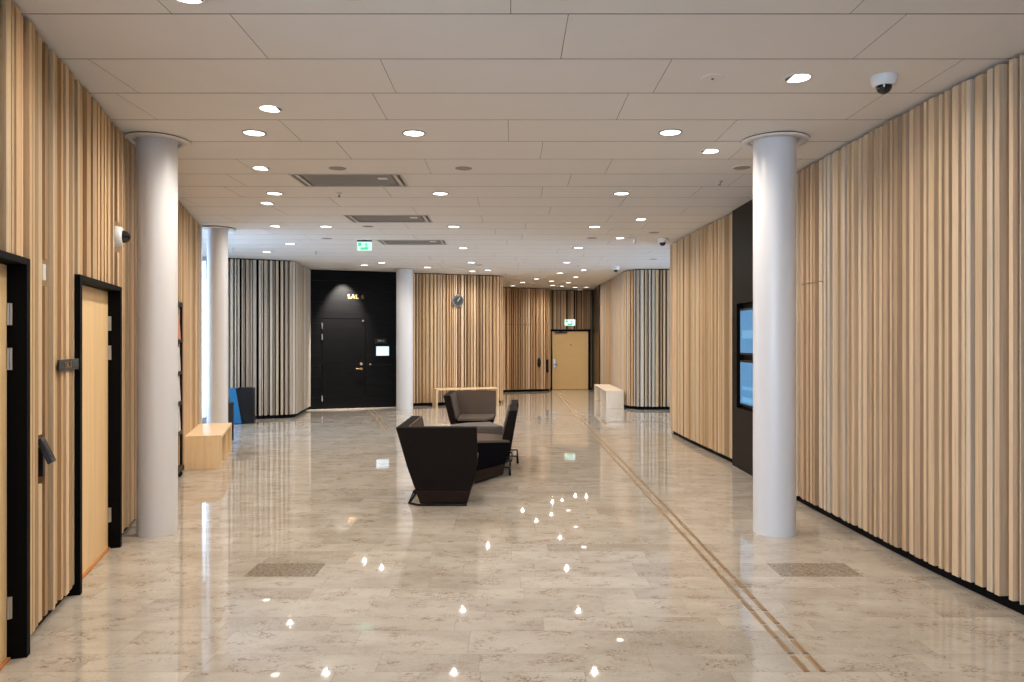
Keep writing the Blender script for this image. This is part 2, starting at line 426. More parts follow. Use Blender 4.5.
def letters(part, s, size, m, parent, loc, ext, rz, bold, adv=.74):
    n = len(s); d = Vector((math.cos(rz), math.sin(rz), 0))
    wid = {' ': .30, 'L': .56, 'A': .68, 'S': .58}
    tot = sum(wid.get(c, .58) for c in s); x = -tot/2
    for c in s:
        w = wid.get(c, .58)
        if c != ' ': text_obj(part, c, size, m, parent, Vector(loc)+d*((x+w/2)*size), ext, rz=rz, bold=bold)
        x += w
letters('sign_letter', 'SAL 5', .05, M['gold'], t_, (.025, .0125, -.002), .0015, math.pi, .0006)
def dome_camera(label, loc, rotz=0, wall=False, s=1.0):
    t = thing('ceiling_camera' if not wall else 'wall_camera', label, 'security camera', loc, rotz, None)
    ax = 'y' if wall else 'z'; g = -1 if not wall else 1
    b = MB(); b.lathe([(.078*s, 0), (.078*s, g*.018*s), (.072*s, g*.05*s), (.058*s, g*.062*s)], ax, n=32); b.build('camera_base', M['white'], t)
    b = MB(); b.lathe([(.050*s, g*.055*s)]+[(.047*s*math.cos(a), g*(.062*s+.050*s*math.sin(a))) for a in [i*math.pi/16 for i in range(0, 8)]]+[(.004, g*.1115*s)], ax, n=28); b.build('camera_dome', M['dome'], t)
    b = MB(); b.lathe([(.016*s, g*.07*s), (.016*s, g*.1*s)], ax, n=16); b.build('camera_lens', M['steel'], t)
    return t
dome_camera('white security camera with a dark dome on the left slatted wall', onL(1.95, 2.41, -.035), rL, True, 1.05)

# information rack behind the near left column
tr = (8.22-3.81)/uL.y
t_ = thing('leaflet_rack', 'tall black leaflet rack on castors hidden behind the near left column', 'rack', onL(tr, 0, -.005), rL)
b = MB(); b.box(-.5, -.46, -.03, .03, .08, 2.05); b.box(.46, .5, -.03, .03, .08, 2.05); b.box(-.46, .46, -.03, .03, 2.0, 2.05); b.box(-.46, .46, -.03, .03, .08, .14)
b.box(-.46, .46, -.03, -.015, .14, 2.0); b.build('rack_frame', M['blacksteel'], t_, bevel=.004)
for z, mm in ((1.62, 'pink'), (1.25, 'paper'), (.9, 'paper'), (.55, 'paper')):
    b = MB(); b.box(-.44, .44, -.014, .035, z-.04, z); b.build('rack_tray', M['blacksteel'], t_)
    b = MB()
    for i in range(4): b.hexa([(-.42+i*.215, -.005, z), (-.23+i*.215, -.005, z), (-.23+i*.215, .02, z), (-.42+i*.215, .02, z)], [(-.42+i*.215, -.012, z+.28), (-.23+i*.215, -.012, z+.28), (-.23+i*.215, .003, z+.28), (-.42+i*.215, .003, z+.28)])
    b.build('leaflets', M[mm], t_)
for x in (-.45, .45):
    b = MB(); b.lathe([(.035, -.012), (.035, .012)], 'x', (x, 0, .035), 20); b.box(x-.018, x+.018, -.02, .02, .045, .08); b.build('castor', M['rubber'], t_)

# bay behind the left wall end: plain return wall and windows
eL = PL(TE, -.18)
def quadwall(name, a, bb, th, z0=0, z1=HT, m='plaster', label=None):
    a, bb = Vector(a), Vector(bb); u = (bb-a).normalized(); n = Vector((-u.y, u.x)); mb = MB()
    mb.fbox(a, u, n, 0, (bb-a).length, 0, th, z0, z1); return struct(mb.build(name, M[m]), label)
endL = PL(TE+.005, 0)
quadwall('wall_bay', endL, endL-nL*3.7, -.1)
def window(name, a, bb, zs=(.0, HT), nm=3, label=None):
    a, bb = Vector(a), Vector(bb); u = (bb-a).normalized(); n = Vector((-u.y, u.x)); L_ = (bb-a).length
    w = bpy.data.objects.new(name, None); COL.objects.link(w); struct(w, label); w.location = (a.x, a.y, 0); w.rotation_euler.z = math.atan2(u.y, u.x)
    f = MB(); z0, z1 = zs
    f.box(0, L_, -.04, .04, z0, z0+.08); f.box(0, L_, -.04, .04, z1-.08, z1)
    for i in range(nm+1):
        x = (L_-.07)*i/nm; f.box(x, x+.07, -.04, .04, z0+.08, z1-.08)
    f.build('window_frame', M['winframe'], w)
    g = MB(); g.box(.02, L_-.02, -.004, .004, z0+.05, z1-.05); g.build('window_pane', M['glass'], w)
    return w
WA0 = (-6.04, 14.58)
window('window_1', (-8.1, 13.9), (WA0[0]-.02, WA0[1]+.1), nm=3, label='tall window with pale frames beyond the far left column')
window('window_2', (-8.1, 9.6), (-8.1, 13.9), nm=4, label='side window of the left bay')

# far left slatted wall with a rounded corner
pa = Vector((-6.04, 14.58)); pb = Vector((-4.415, 15.27)); ua = (pb-pa).normalized()
na = Vector((ua.y, -ua.x))
cA = pb-ua*.3-na*.3+Vector((0, 0)); cA = pb-ua*.30+Vector((-ua.y, ua.x))*.30
a0 = math.degrees(math.atan2(na.y, na.x))
aw = [pa, pb-ua*.30]+arc(cA, .30, a0, a0+88, 10)[1:]+[(-4.72, 17.2)]
GREY = [(.62, .56, .48), (.52, .45, .37), (.44, .37, .29), (.66, .60, .52), (.55, .45, .33)]
slat_wall('wall_far_left', aw, -1, 5, wid=(.030, .038, .047, .060), dep=(0, .01, .04, .07), gapw=(.006, .014, .022), tones=GREY)

# black entrance wall of the hall
p0 = Vector((-4.75, 17.12)); p1 = Vector((-2.42, 17.92)); uB = (p1-p0).normalized(); nB = Vector((uB.y, -uB.x)); LB = (p1-p0).length; rB = wrot(nB)
def tB(px):   # where a column of pixels meets the wall
    k = (px-CX)/F; return (k*p0.y-p0.x)/(uB.x-k*uB.y)
d0, d1 = tB(322), tB(365.5); ym = (p0+uB*((d0+d1)/2)).y
zd = HC+(CY-318.5)*ym/F
mb = MB()
nb = 13
for i in range(nb):
    z0 = .02+(HT-.03)*i/nb; z1 = .02+(HT-.03)*(i+1)/nb
    for a, bb in ((0, d0), (d1, LB)) if z0 < zd-.001 else ((0, LB),):
        mb.fbox(p0, uB, nB, a, bb, -.05, 0, z0+.002, min(z1, zd+.01 if z0 < zd < z1 and False else z1))
    if z0 < zd < z1: mb.fbox(p0, uB, nB, d0, d1, -.05, 0, zd+.003, z1)
mb.fbox(p0, uB, nB, -.1, LB, -.09, -.052, 0, HT, mi=1)
struct(mb.build('wall_black', [M['bstain'], M['black']]), 'black-stained boarded wall around the hall door')
d3 = bpy.data.objects.new('door_3', None); COL.objects.link(d3); pm = p0+uB*((d0+d1)/2); d3.location = (pm.x, pm.y, 0); d3.rotation_euler.z = rB
struct(d3, 'black boarded door of the hall under the gold lettering')
W = (d1-d0)/2
b = MB()
for i in range(8):
    z0 = .012+(zd-.02)*i/8; b.box(-W+.008, W-.008, -.05, .004, z0+.001, .012+(zd-.02)*(i+1)/8-.001)
lf3 = b.build('door_leaf', M['bstain'], d3)
for z in (HC+(CY-326)*ym/F, HC+(CY-337)*ym/F, HC+(CY-398)*ym/F):
    b = MB(); b.lathe([(.012, z-.07), (.012, z+.07)], c=(W-.002, .012, 0), n=10); b.build('hinge', M['steel'], d3)
b = MB(); zz = HC+(CY-369)*ym/F; xx = -W+.1
b.lathe([(.03, .004), (.03, .012)], 'y', (xx, 0, zz), 16); b.tube([(xx, .01, zz), (xx, .055, zz), (xx+.13, .055, zz)], .011, 8)
b.build('door_handle', M['brass'], lf3)
b = MB(); b.lathe([(.032, .004), (.032, .016), (.02, .02)], 'y', (xx, 0, zz+.11), 16); b.build('lock_cylinder', M['brass'], lf3)
b = MB(); b.box(-W+.04, -W+.08, .004, .02, zd-.07, zd-.03); b.build('door_contact', M['steel'], lf3)
def onB(px, py, d=0):
    t = tB(px); p = p0+uB*t; z = HC+(CY-py)*p.y/F; q = p+nB*d; return (q.x, q.y, z)
hl = thing('hall_lettering', 'gold lettering reading SAL 6 on the black wall above the hall door', 'lettering', onB(355.8, 296.8, .006), rB)
letters('letter', 'SAL 6', .15, M['gold'], hl, (0, 0, 0), .006, math.pi, 0)
lt = onB(382.5, 351, 0)
t_ = thing('room_display', 'small bright booking screen beside the black hall door', 'display', lt, rB)
b = MB(); b.box(-.17, .17, 0, .022, -.13, .13); b.build('display_case', M['dark'], t_, bevel=.004)
b = MB(); b.box(-.15, .15, .0225, .026, -.11, .11); b.build('display_screen', M['doorscr'], t_)
lt = onB(380.8, 341.2, 0)
t_ = thing('door_plate', 'black door plate with pale lettering above the small booking screen', 'sign', lt, rB)
b = MB(); b.box(-.14, .14, 0, .012, -.06, .06); b.build('plate', M['dark'], t_, bevel=.002)
letters('plate_letter', 'SAL 6', .06, mat('plate_text', (.4, .4, .42), .4), t_, (0, .0125, .012), .001, math.pi, .0005)
b = MB(); b.lathe([(.025, 0), (.025, .014), (.012, .02)], 'y', n=14)
o = b.build('key_switch', M['brass'], None, loc=onB(370.3, 364.5), rotz=rB); tag(o, 'small brass key switch right of the black hall door', 'key switch')

# slatted wall with the clock
q0 = Vector((-2.42, 17.94)); q1 = Vector((-.15, 18.76)); uC = (q1-q0).normalized(); nC = Vector((uC.y, -uC.x)); rC = wrot(nC)
cB = q1-uC*.28+Vector((-uC.y, uC.x))*.28; a0 = math.degrees(math.atan2(nC.y, nC.x))
slat_wall('wall_back', [q0, q1-uC*.28]+arc(cB, .28, a0, a0+90, 10)[1:]+[(-1.75, 22.3)], -1, 23, wid=(.030, .038, .047, .060), dep=(0, .008, .03, .05), gapw=(.004, .008, .014))
def onC(px, py, d=0):
    k = (px-CX)/F; t = (k*q0.y-q0.x)/(uC.x-k*uC.y); p = q0+uC*t; z = HC+(CY-py)*p.y/F; q = p+nC*d; return (q.x, q.y, z)
t_ = thing('wall_clock', 'round dark clock with pale rim on the back slatted wall', 'clock', onC(457.6, 300.8), rC)
b = MB(); b.lathe([(.15, 0), (.155, .03), (.15, .05), (.138, .05), (.138, .03)], 'y', n=40); b.build('clock_case', M['steel'], t_)
b = MB(); b.lathe([(.137, .012), (.137, .032)], 'y', n=40); dl = b.build('clock_dial', M['dial'], t_)
for i in range(12):
    b = MB(); a = i*math.pi/6; c, s = math.cos(a), math.sin(a)
    b.hexa([(s*.105-c*.004, .033, c*.105+s*.004), (s*.105+c*.004, .033, c*.105-s*.004), (s*.127+c*.004, .033, c*.127-s*.004), (s*.127-c*.004, .033, c*.127+s*.004)],
           [(s*.105-c*.004, .035, c*.105+s*.004), (s*.105+c*.004, .035, c*.105-s*.004), (s*.127+c*.004, .035, c*.127-s*.004), (s*.127-c*.004, .035, c*.127+s*.004)])
    b.build('hour_mark', M['white'], dl)
for nm, ln_, a, w in (('hour_hand', .075, -35, .010), ('minute_hand', .115, -28, .007)):
    b = MB(); a = math.radians(a); c, s = math.cos(a), math.sin(a)
    P = lambda l, ww, y: (s*l+c*ww, y, c*l-s*ww)
    y0 = .037 if nm == 'hour_hand' else .041
    b.hexa([P(-.02, -w, y0), P(-.02, w, y0), P(ln_, w*.6, y0), P(ln_, -w*.6, y0)], [P(-.02, -w, y0+.003), P(-.02, w, y0+.003), P(ln_, w*.6, y0+.003), P(ln_, -w*.6, y0+.003)]); b.build(nm, M['hand'], t_)

# far wall with the hidden service door, then the far door wall
r0 = Vector((-1.75, 22.25)); r1 = Vector((1.28, 23.35)); uD = (r1-r0).normalized(); nD = Vector((uD.y, -uD.x)); rD = wrot(nD)
cD = r1-uD*.25+Vector((-uD.y, uD.x))*.25; a0 = math.degrees(math.atan2(nD.y, nD.x))
tcut = [(k_*r0.y-r0.x)/(uD.x-k_*uD.y) for k_ in ((505-CX)/F, (531-CX)/F)]
def tD(px): k_ = (px-CX)/F; return (k_*r0.y-r0.x)/(uD.x-k_*uD.y)
slat_wall('wall_far', [r0, r1-uD*.25]+arc(cD, .25, a0, a0+72, 8)[1:]+[(1.29, 24.15)], -1, 31, cuts=[(tcut[0], tcut[1], 2.12)], holes=[(tD(547.8)-.03, tD(547.8)+.03, .6, 1.03)],
          wid=(.030, .038, .047, .060), dep=(0, .008, .026, .04), gapw=(.004, .008, .012))
def onD(px, py, d=0):
    t = tD(px); p = r0+uD*t; z = HC+(CY-py)*p.y/F; q = p+nD*d; return (q.x, q.y, z)
t_ = thing('door_intercom', 'black oval wall unit on the far slatted wall left of the far door', 'intercom', onD(539, 362.6), rD)
b = MB(); b.loft([[(.055*math.cos(i*math.pi/12)*k1, y_, .155*math.sin(i*math.pi/12)*k1) for i in range(24)] for y_, k1 in ((0, 1), (.035, 1), (.05, .8))], smooth=True); b.build('unit_body', M['dark'], t_)
b = MB(); b.box(-.025, .025, .05, .054, -.02, .06); b.build('unit_button', M['dgrey'], t_)
t_ = thing('pull_handle', 'long dark pull handle in a slot near the rounded corner by the far door', 'handle', onD(547.8, 366), rD)
b = MB(); b.tube([(0, -.02, -.2), (0, .035, -.19), (0, .035, .19), (0, -.02, .2)], .012, 8); b.build('grip', M['dgrey'], t_)
b = MB(); b.box(-.028, .028, -.08, -.015, -.205, .205); b.build('recess_plate', M['dark'], t_)

# far door wall
g0 = Vector((1.29, 24.15)); g1 = Vector((2.64, 24.05)); uG = (g1-g0).normalized(); nG = Vector((uG.y, -uG.x)); rG = wrot(nG)
def tG(px): k_ = (px-CX)/F; return (k_*g0.y-g0.x)/(uG.x-k_*uG.y)
f0, f1 = tG(550.5), tG(590); fz = HC+(CY-329.5)*24.1/F
slat_wall('wall_end', [g0, g1], -1, 41, holes=[(f0-.005, f1+.005, 0, fz+.01)], wid=(.030, .038, .047, .060), dep=(0, .012, .03, .045), gapw=(0, 0, .006, .012), tones=[tuple(c*.85 for c in t) for t in TONES])
pm = g0+uG*((f0+f1)/2); d4 = bpy.data.objects.new('door_4', None); COL.objects.link(d4); d4.location = (pm.x, pm.y, 0); d4.rotation_euler.z = rG
struct(d4, 'pale wood far door under the green exit sign'); W = (f1-f0)/2
b = MB(); b.box(-W, -W+.055, -.1, .01, 0, fz); b.box(W-.055, W, -.1, .01, 0, fz); b.box(-W+.055, W-.055, -.1, .01, fz-.05, fz); b.build('door_frame', M['jamb'], d4)
b = MB(); b.box(-W+.06, W-.06, -.1, -.05, .01, fz-.055); lf4 = b.build('door_leaf', mat('far_leaf', srgb(244, 206, 140), .4, noise=.05, nscale=6), d4)
b = MB(); b.box(W-.55, W-.14, -.05, -.0, fz-.125, fz-.075); b.tube([(W-.5, -.01, fz-.1), (W-.3, .06, fz-.065)], .012); b.build('door_closer', M['dgrey'], d4)
b = MB(); zz = .86; xx = W-.13; b.box(xx-.03, xx+.03, -.05, -.035, zz-.14, zz+.14); b.tube([(xx, -.04, zz-.03), (xx, .01, zz-.03), (xx-.13, .01, zz-.03)], .012); b.build('door_handle', M['steel'], lf4)
b = MB(); b.lathe([(.018, -.05), (.018, -.044)], 'y', (-.02, 0, HC+(CY-345)*24.1/F), 12); b.build('peephole', M['dark'], lf4)
def exit_sign(name, label, loc, rotz, w, h, hang, white='exitw'):
    t = thing(name, label, 'exit sign', loc, rotz, None)
    b = MB(); b.box(-w/2, w/2, -.02, .02, 0, h); b.build('sign_body', M[white], t, bevel=.004)
    # running figure, arrow and doorway in green on the lit face
    fig = MB(); y0, y1 = .0205, .024; s = h
    fig.box(-w*.26, w*.26, y0, y0+.001, h*.07, h*.34)
    fig.build('green_field', M['green'], t)
    p = MB(); X = -w*.12
    p.lathe([(s*.07, y0+.002), (s*.07, y1+.002)], 'y', (X, 0, s*.80), 12)
    def limb(pts, r):
        for a, c in zip(pts, pts[1:]):
            d = Vector((c[0]-a[0], c[1]-a[1])).normalized(); nn = Vector((-d.y, d.x))*r
            q = [(a[0]-nn.x, a[1]-nn.y), (c[0]-nn.x, c[1]-nn.y), (c[0]+nn.x, c[1]+nn.y), (a[0]+nn.x, a[1]+nn.y)]
            p.loft([[(x*1, y0+.002, z) for x, z in q], [(x*1, y1+.002, z) for x, z in q]])
    limb([(X, s*.72), (X-s*.06, s*.45)], s*.06); limb([(X-s*.06, s*.45), (X+s*.1, s*.34), (X+s*.02, s*.14)], s*.04); limb([(X-s*.06, s*.45), (X-s*.18, s*.3), (X-s*.32, s*.3)], s*.04)
    limb([(X, s*.68), (X+s*.16, s*.6), (X+s*.22, s*.7)], s*.03); limb([(X, s*.68), (X-s*.18, s*.66), (X-s*.22, s*.5)], s*.03)
    p.build('running_figure', M['green'], t)
    p = MB(); p.box(w*.2, w*.42, y0+.002, y1+.002, s*.5, s*.88); p.build('doorway_symbol', M['green'], t)
    if hang:
        b = MB(); b.box(-w/2, w/2, -.025, .025, h, h+.02); b.box(-.03, .03, -.02, .02, h+.02, hang); b.build('hanger', M['dgrey'], t)
    return t
ge = g0+uG*tG(570); q = ge+nG*.022
exit_sign('exit_sign', 'lit exit sign on the slats above the far wood door', (q.x, q.y, HC+(CY-325.6)*24.1/F), rG, .34, .2, 0, 'exitb')
yx = 12.2; zx = HT-.172
exit_sign('exit_sign', 'lit green exit sign hanging from the ceiling by the third ceiling vent', ((364.5-CX)/F*yx, yx, zx), math.pi, .24, .145, HT-zx)

# dark glazed panel at the far right, slatted right wall with rounded corner
b = MB(); b.box(2.625, 2.72, 21.95, 24.0, 0, HT)
b.box(2.60, 2.626, 21.9, 21.98, 0, HT); b.box(2.60, 2.626, 23.93, 24.0, 0, HT)
struct(b.build('wall_dark_panel', [mat('dark_gloss', (.010, .007, .005), .3, spec=.2)]), 'dark glossy panel between the far door and the right slatted wall')
rr = [(2.62, 21.88), (2.66, 19.5), (2.685, 17.5)]+arc((3.185, 17.5), .5, 180, 270, 12)[1:]+[(6.9, 17.05)]
slat_wall('wall_far_right', rr, -1, 53, wid=(.030, .038, .047, .060), dep=(0, .008, .03, .05), gapw=(.004, .01, .016), tones=TONES[:6]+GREY)

# right wall: far run, dark panel with screens, near run
r2 = [(6.9, 12.75), (2.9, 12.75), (2.725, 12.6), (2.745, 11.5), (2.80, 10.4), (2.84, 9.47)]
slat_wall('wall_right_far', r2, -1, 61, dep=(0, .008, .03, .045), gapw=(.003, .007, .011))
b = MB(); PX = 2.845
NY0, NY1, NZ0, NZ1 = 7.78, 9.27, .76, 2.07
for z0, z1 in ((.0, NZ0), (NZ0, NZ1), (NZ1, HT)):
    if z0 == NZ0:
        b.box(PX, PX+.12, 7.35, NY0, z0, z1); b.box(PX, PX+.12, NY1, 9.455, z0, z1)
    else: b.box(PX, PX+.12, 7.35, 9.455, z0, z1)
b.box(PX+.08, PX+.12, NY0, NY1, NZ0, NZ1)
struct(b.build('wall_screen_panel', M['bpanel']), 'dark bronze panel with a screen niche between the slatted right walls')
def wall_display(label, z0, z1, stripes):
    t = thing('wall_display', label, 'screen', (PX+.078, (NY0+NY1)/2, z0), 0, 'screens in the dark panel')
    L_ = (NY1-NY0)/2-.06; b = MB(); b.box(-.055, 0, -L_, L_, 0, z1-z0); b.build('display_case', M['dark'], t, bevel=.004)
    b = MB(); b.box(-.058, -.0555, -L_+.025, L_-.025, .025, z1-z0-.025); s = b.build('display_screen', M['scr'], t)
    for a, c in stripes:
        b = MB(); b.box(-.0595, -.0585, -L_+.1, L_-.1, a, c); b.build('screen_band', M['scr2'], s)
wall_display('upper blue screen in the dark panel behind the right column', 1.43, 2.0, [(.2, .3)])
wall_display('lower blue screen in the dark panel behind the right column', .8, 1.36, [(.05, .11), (.2, .24)])
r3 = [(2.80, 7.34), (2.80, 7.1), (2.815, 6.4), (2.825, 5.9), (2.845, 5.2), (2.88, 4.7), (2.93, 4.2), (2.985, 3.5), (3.03, 2.4)]
L3 = Line(r3); sg = 0
def t3(yv):
    for i, (a, bb) in enumerate(zip(L3.p, L3.p[1:])):
        if bb.y <= yv <= a.y: return L3.c[i]+(a.y-yv)/(a.y-bb.y)*(bb-a).length
slat_wall('wall_right', r3, -1, 71, cuts=[(t3(7.12), t3(6.6), 2.145)], gaps=[(t3(4.23), t3(4.205))], wid=(.030, .038, .047, .060), dep=(0, .006, .014, .03, .045, .06), gapw=(.003, .006, .011),
          tones=[(.72, .53, .34), (.67, .48, .29), (.60, .42, .255), (.74, .57, .39), (.50, .35, .22), (.64, .51, .37)])
# the room behind the photograph's viewpoint and the outer shell
quadwall('wall_near_left', PL(T0)+Vector((0, 0)), PL(T0)-nL*6.8, .1)
quadwall('wall_near_right', (3.03, 2.38), (7.0, 2.38), .1)
quadwall('wall_west', (XW0+.1, YW0), (XW0+.1, 9.6), .1)
quadwall('wall_north', (-3.2, YW1-.1), (XW1, YW1-.1), .1)
quadwall('wall_north_west', (-3.2, 18.1), (-3.2, YW1), .1)
quadwall('wall_east', (XW1-.1, YW0), (XW1-.1, 12.9), -.1)
quadwall('wall_east_far', (XW1-.1, 16.9), (XW1-.1, YW1), -.1)
window('window_3', (XW1-.12, 12.9), (XW1-.12, 16.9), nm=4, label='window of the side corridor')
window('window_4', (-7.4, YW0+.1), (.6, YW0+.1), nm=6, label='window wall behind the viewpoint')
quadwall('wall_south', (.6, YW0+.1), (XW1, YW0+.1), .1)
quadwall('wall_south_west', (XW0, YW0+.1), (-7.4, YW0+.1), .1)

# ------------------------------------------------------------------ columns
def column(label, x, y, r, cr):
    t = thing('column', label, 'column', (x, y, 0)); 
    b = MB(); b.lathe([(r, 0), (r, HT+.01)], n=56); b.build('shaft', M['column'], t)
    b = MB(); b.lathe([(r+.03, HT-.002), (r+.03, HT-.02), (cr-.008, HT-.022), (cr, HT-.016), (cr, HT-.009), (cr-.012, HT-.009)], n=56, caps=False); b.build('collar', M['collar'], t)
    b = MB(); b.lathe([(cr-.012, HT-.011), (cr-.012, HT), (r+.03, HT)], n=56, caps=False); b.build('shadow_gap', M['black'], t)  # black band stands in for the shadow between collar and ceiling
    t['kind'] = 'structure'; return t
column('white round column at the left slatted wall in the foreground', -2.965, 6.12, .157, .265)
column('white round column before the right wall and the dark screen panel', 2.194, 6.12, .171, .275)
column('white round column behind the left wooden bench', -4.385, 10.9, .147, .26)
column('white round column right of the black hall door', -2.515, 17.15, .195, .24)

# ------------------------------------------------------------------ benches
def bench(label, loc, rotz, L_, D_, H_, dividers, m, plate=.03, leg_inset=0):
    """plank bench: top, upright ends and dividers, open front; local x = length, y = depth"""
    t = thing('bench', label, 'bench', loc, rotz, None)
    b = MB(); b.box(-L_/2, L_/2, -D_/2, D_/2, H_-plate, H_); b.build('seat_board', M[m], t, bevel=.003)
    for x in dividers:
        b = MB(); b.box(x-plate/2, x+plate/2, -D_/2+.002, D_/2-.002, 0, H_-plate-.0005); b.build('end_panel' if abs(abs(x)-L_/2) < .05 else 'divider', M[m], t, bevel=.003)
    return t
c = Vector((-3.63, 9.18)); cc = c-nL*.225+uL*.725
bench('long pale wooden bench by the left wall before the far left column', (cc.x, cc.y, 0), math.atan2(uL.y, uL.x), 1.45, .44, .42, (-.71, 0, .71), 'benchx', .03)
bench('white-washed wooden bench with open bays at the far right wall', (2.435, 18.55, 0), math.pi/2, 2.5, .42, .43, (-1.235, -.1, 1.235), 'benchpale', .03)
pB = onC(462.5, 400, .28)
bench('thin-framed pale wooden bench before the slatted wall under the clock', (pB[0], pB[1], 0), math.atan2(uC.y, uC.x), 1.58, .42, .44, (-.775, .775), 'benchx', .03)

# ------------------------------------------------------------------ bins
bx, by = fl(242.5, 424)
t_ = thing('waste_bin', 'angular black waste bin with a bright blue side at the far left slatted wall', 'bin', (bx-.06, by+.17, 0), math.radians(14))
bot = [(-.13, -.17, .0), (.22, -.17, .0), (.22, .17, 0), (-.13, .17, 0)]; top = [(-.21, -.17, .68), (.22, -.17, .68), (.22, .17, .68), (-.21, .17, .68)]
b = MB(); b.loft([bot, top]); b.build('bin_body', M['binblack'], t_, bevel=.006)
b = MB(); b.loft([[(-.155, -.176, .01), (.0, -.176, .01), (.0, .174, .01), (-.155, .174, .01)], [(-.235, -.176, .684), (-.11, -.176, .684), (-.11, .174, .684), (-.235, .174, .684)]]); b.build('blue_side', M['blue'], t_, bevel=.004)
b = MB(); b.box(-.08, .17, -.1, .1, .681, .69); b.build('bin_opening', M['black'], t_)
bx, by = fl(231, 443.8)
t_ = thing('litter_bin', 'slim black box bin half hidden behind the left bench and column', 'bin', (bx-.185, by+.16, 0), 0)
b = MB(); b.box(-.12, .12, -.13, .13, .02, .6); b.build('bin_body', M['binblack'], t_, bevel=.008)
b = MB(); b.box(-.125, .125, -.135, .135, .6, .625); b.build('bin_lid', M['dark'], t_, bevel=.005)
b = MB(); b.box(-.1, .1, -.11, .11, 0, .02); b.build('bin_foot', M['rubber'], t_)

# ------------------------------------------------------------------ lounge chairs
def ring(pts, z): return [(x, y, z) for x, y in pts]
def shell_chair(name, label, loc, rotz, mirror=1):
    """faceted lounge chair with a tapered body, leaning back and one tall side wing; the sitter faces +Y"""
    t = thing(name, label, 'lounge chair', loc, rotz, 'angular lounge chairs in the middle of the hall'); g = mirror
    def R(pts, z):
        q = [(x*g, y, z) for x, y in pts]; return q if g > 0 else q[::-1]
    def yo(z): return .0-.21*(z-.03)/.755
    b = MB(); b.loft([R([(-.225, .0), (.23, .0), (.235, .60), (-.225, .60)], .02), R([(-.265, -.033), (.265, -.033), (.28, .68), (-.265, .68)], .15)]); b.build('kick_plate', M['skirt'], t, bevel=.004)
    b = MB(); b.loft([R([(-.16, yo(.15)+.1), (.262, yo(.15)+.1), (.28, .55), (.2, .68), (-.16, .68)], .1505), R([(-.222, yo(.40)+.102), (.325, yo(.40)+.102), (.32, .58), (.21, .84), (-.222, .84)], .40)]); b.build('seat_base', M['fabnavy'], t, bevel=.008)
    b = MB(); b.loft([R([(-.222, yo(.40)+.104), (.322, yo(.40)+.104), (.318, .58), (.208, .838), (-.222, .838)], .401), R([(-.228, yo(.43)+.122), (.318, yo(.43)+.122), (.314, .57), (.2, .82), (-.228, .82)], .432)]); b.build('seat_cushion', M['fabtaupe'], t, bevel=.006)
    def br(z, xl, xr, th=.10): return R([(xl, yo(z)), (xr, yo(z)), (xr, yo(z)+th), (xl, yo(z)+th)], z)
    b = MB(); b.loft([br(.1505, -.265, .265), br(.40, -.34, .335), br(.785, -.43, .335)]); b.build('backrest', M['fabdark'], t, bevel=.01)
    def wr(z, xl, y1, th=.10): return R([(xl, yo(z)+.101), (xl+th, yo(z)+.101), (xl+th, y1), (xl, y1)], z)
    b = MB(); b.loft([wr(.1505, -.265, .68), wr(.40, -.34, .86), wr(.785, -.43, .88)]); b.build('side_wing', M['fabdark'], t, bevel=.01)
    b = MB(); b.loft([R([(-.232, yo(.433)+.1005), (.325, yo(.433)+.1005), (.325, yo(.433)+.118), (-.232, yo(.433)+.118)], .4335), R([(-.325, yo(.78)+.1005), (.33, yo(.78)+.1005), (.33, yo(.78)+.118), (-.325, yo(.78)+.118)], .784)]); b.build('back_pad', M['fabtaupe'], t, bevel=.004)
    b = MB(); b.loft([R([(-.2475, yo(.433)+.119), (-.230, yo(.433)+.119), (-.230, .855), (-.2475, .855)], .4335), R([(-.3285, yo(.78)+.119), (-.311, yo(.78)+.119), (-.311, .872), (-.3285, .872)], .784)]); b.build('wing_pad', M['fabtaupe'], t, bevel=.004)
    b = MB(); P = lambda x, y, z: (x*g, y, z)
    b.tube([P(.23, -.012, .011), P(-.24, -.012, .011), P(-.345, .08, .011), P(-.345, .55, .011), P(-.22, .62, .011)], .011); b.build('sled_rail', M['blacksteel'], t)
    b = MB(); b.tube([P(-.345, .10, .011), P(-.30, .11, .12), P(-.25, .12, .13)], .011); b.build('leg', M['blacksteel'], t)
    b = MB(); b.tube([P(-.345, .5, .011), P(-.30, .49, .12), P(-.25, .48, .13)], .011); b.build('leg', M['blacksteel'], t)
    return t
shell_chair('lounge_chair', 'dark angular lounge chair nearest the viewer, its back turned to us', (-.668, 7.11, 0), 0, 1)
shell_chair('lounge_chair', 'taupe angular lounge chair at the back of the group, facing us', (-.60, 11.83, 0), math.pi, -1)
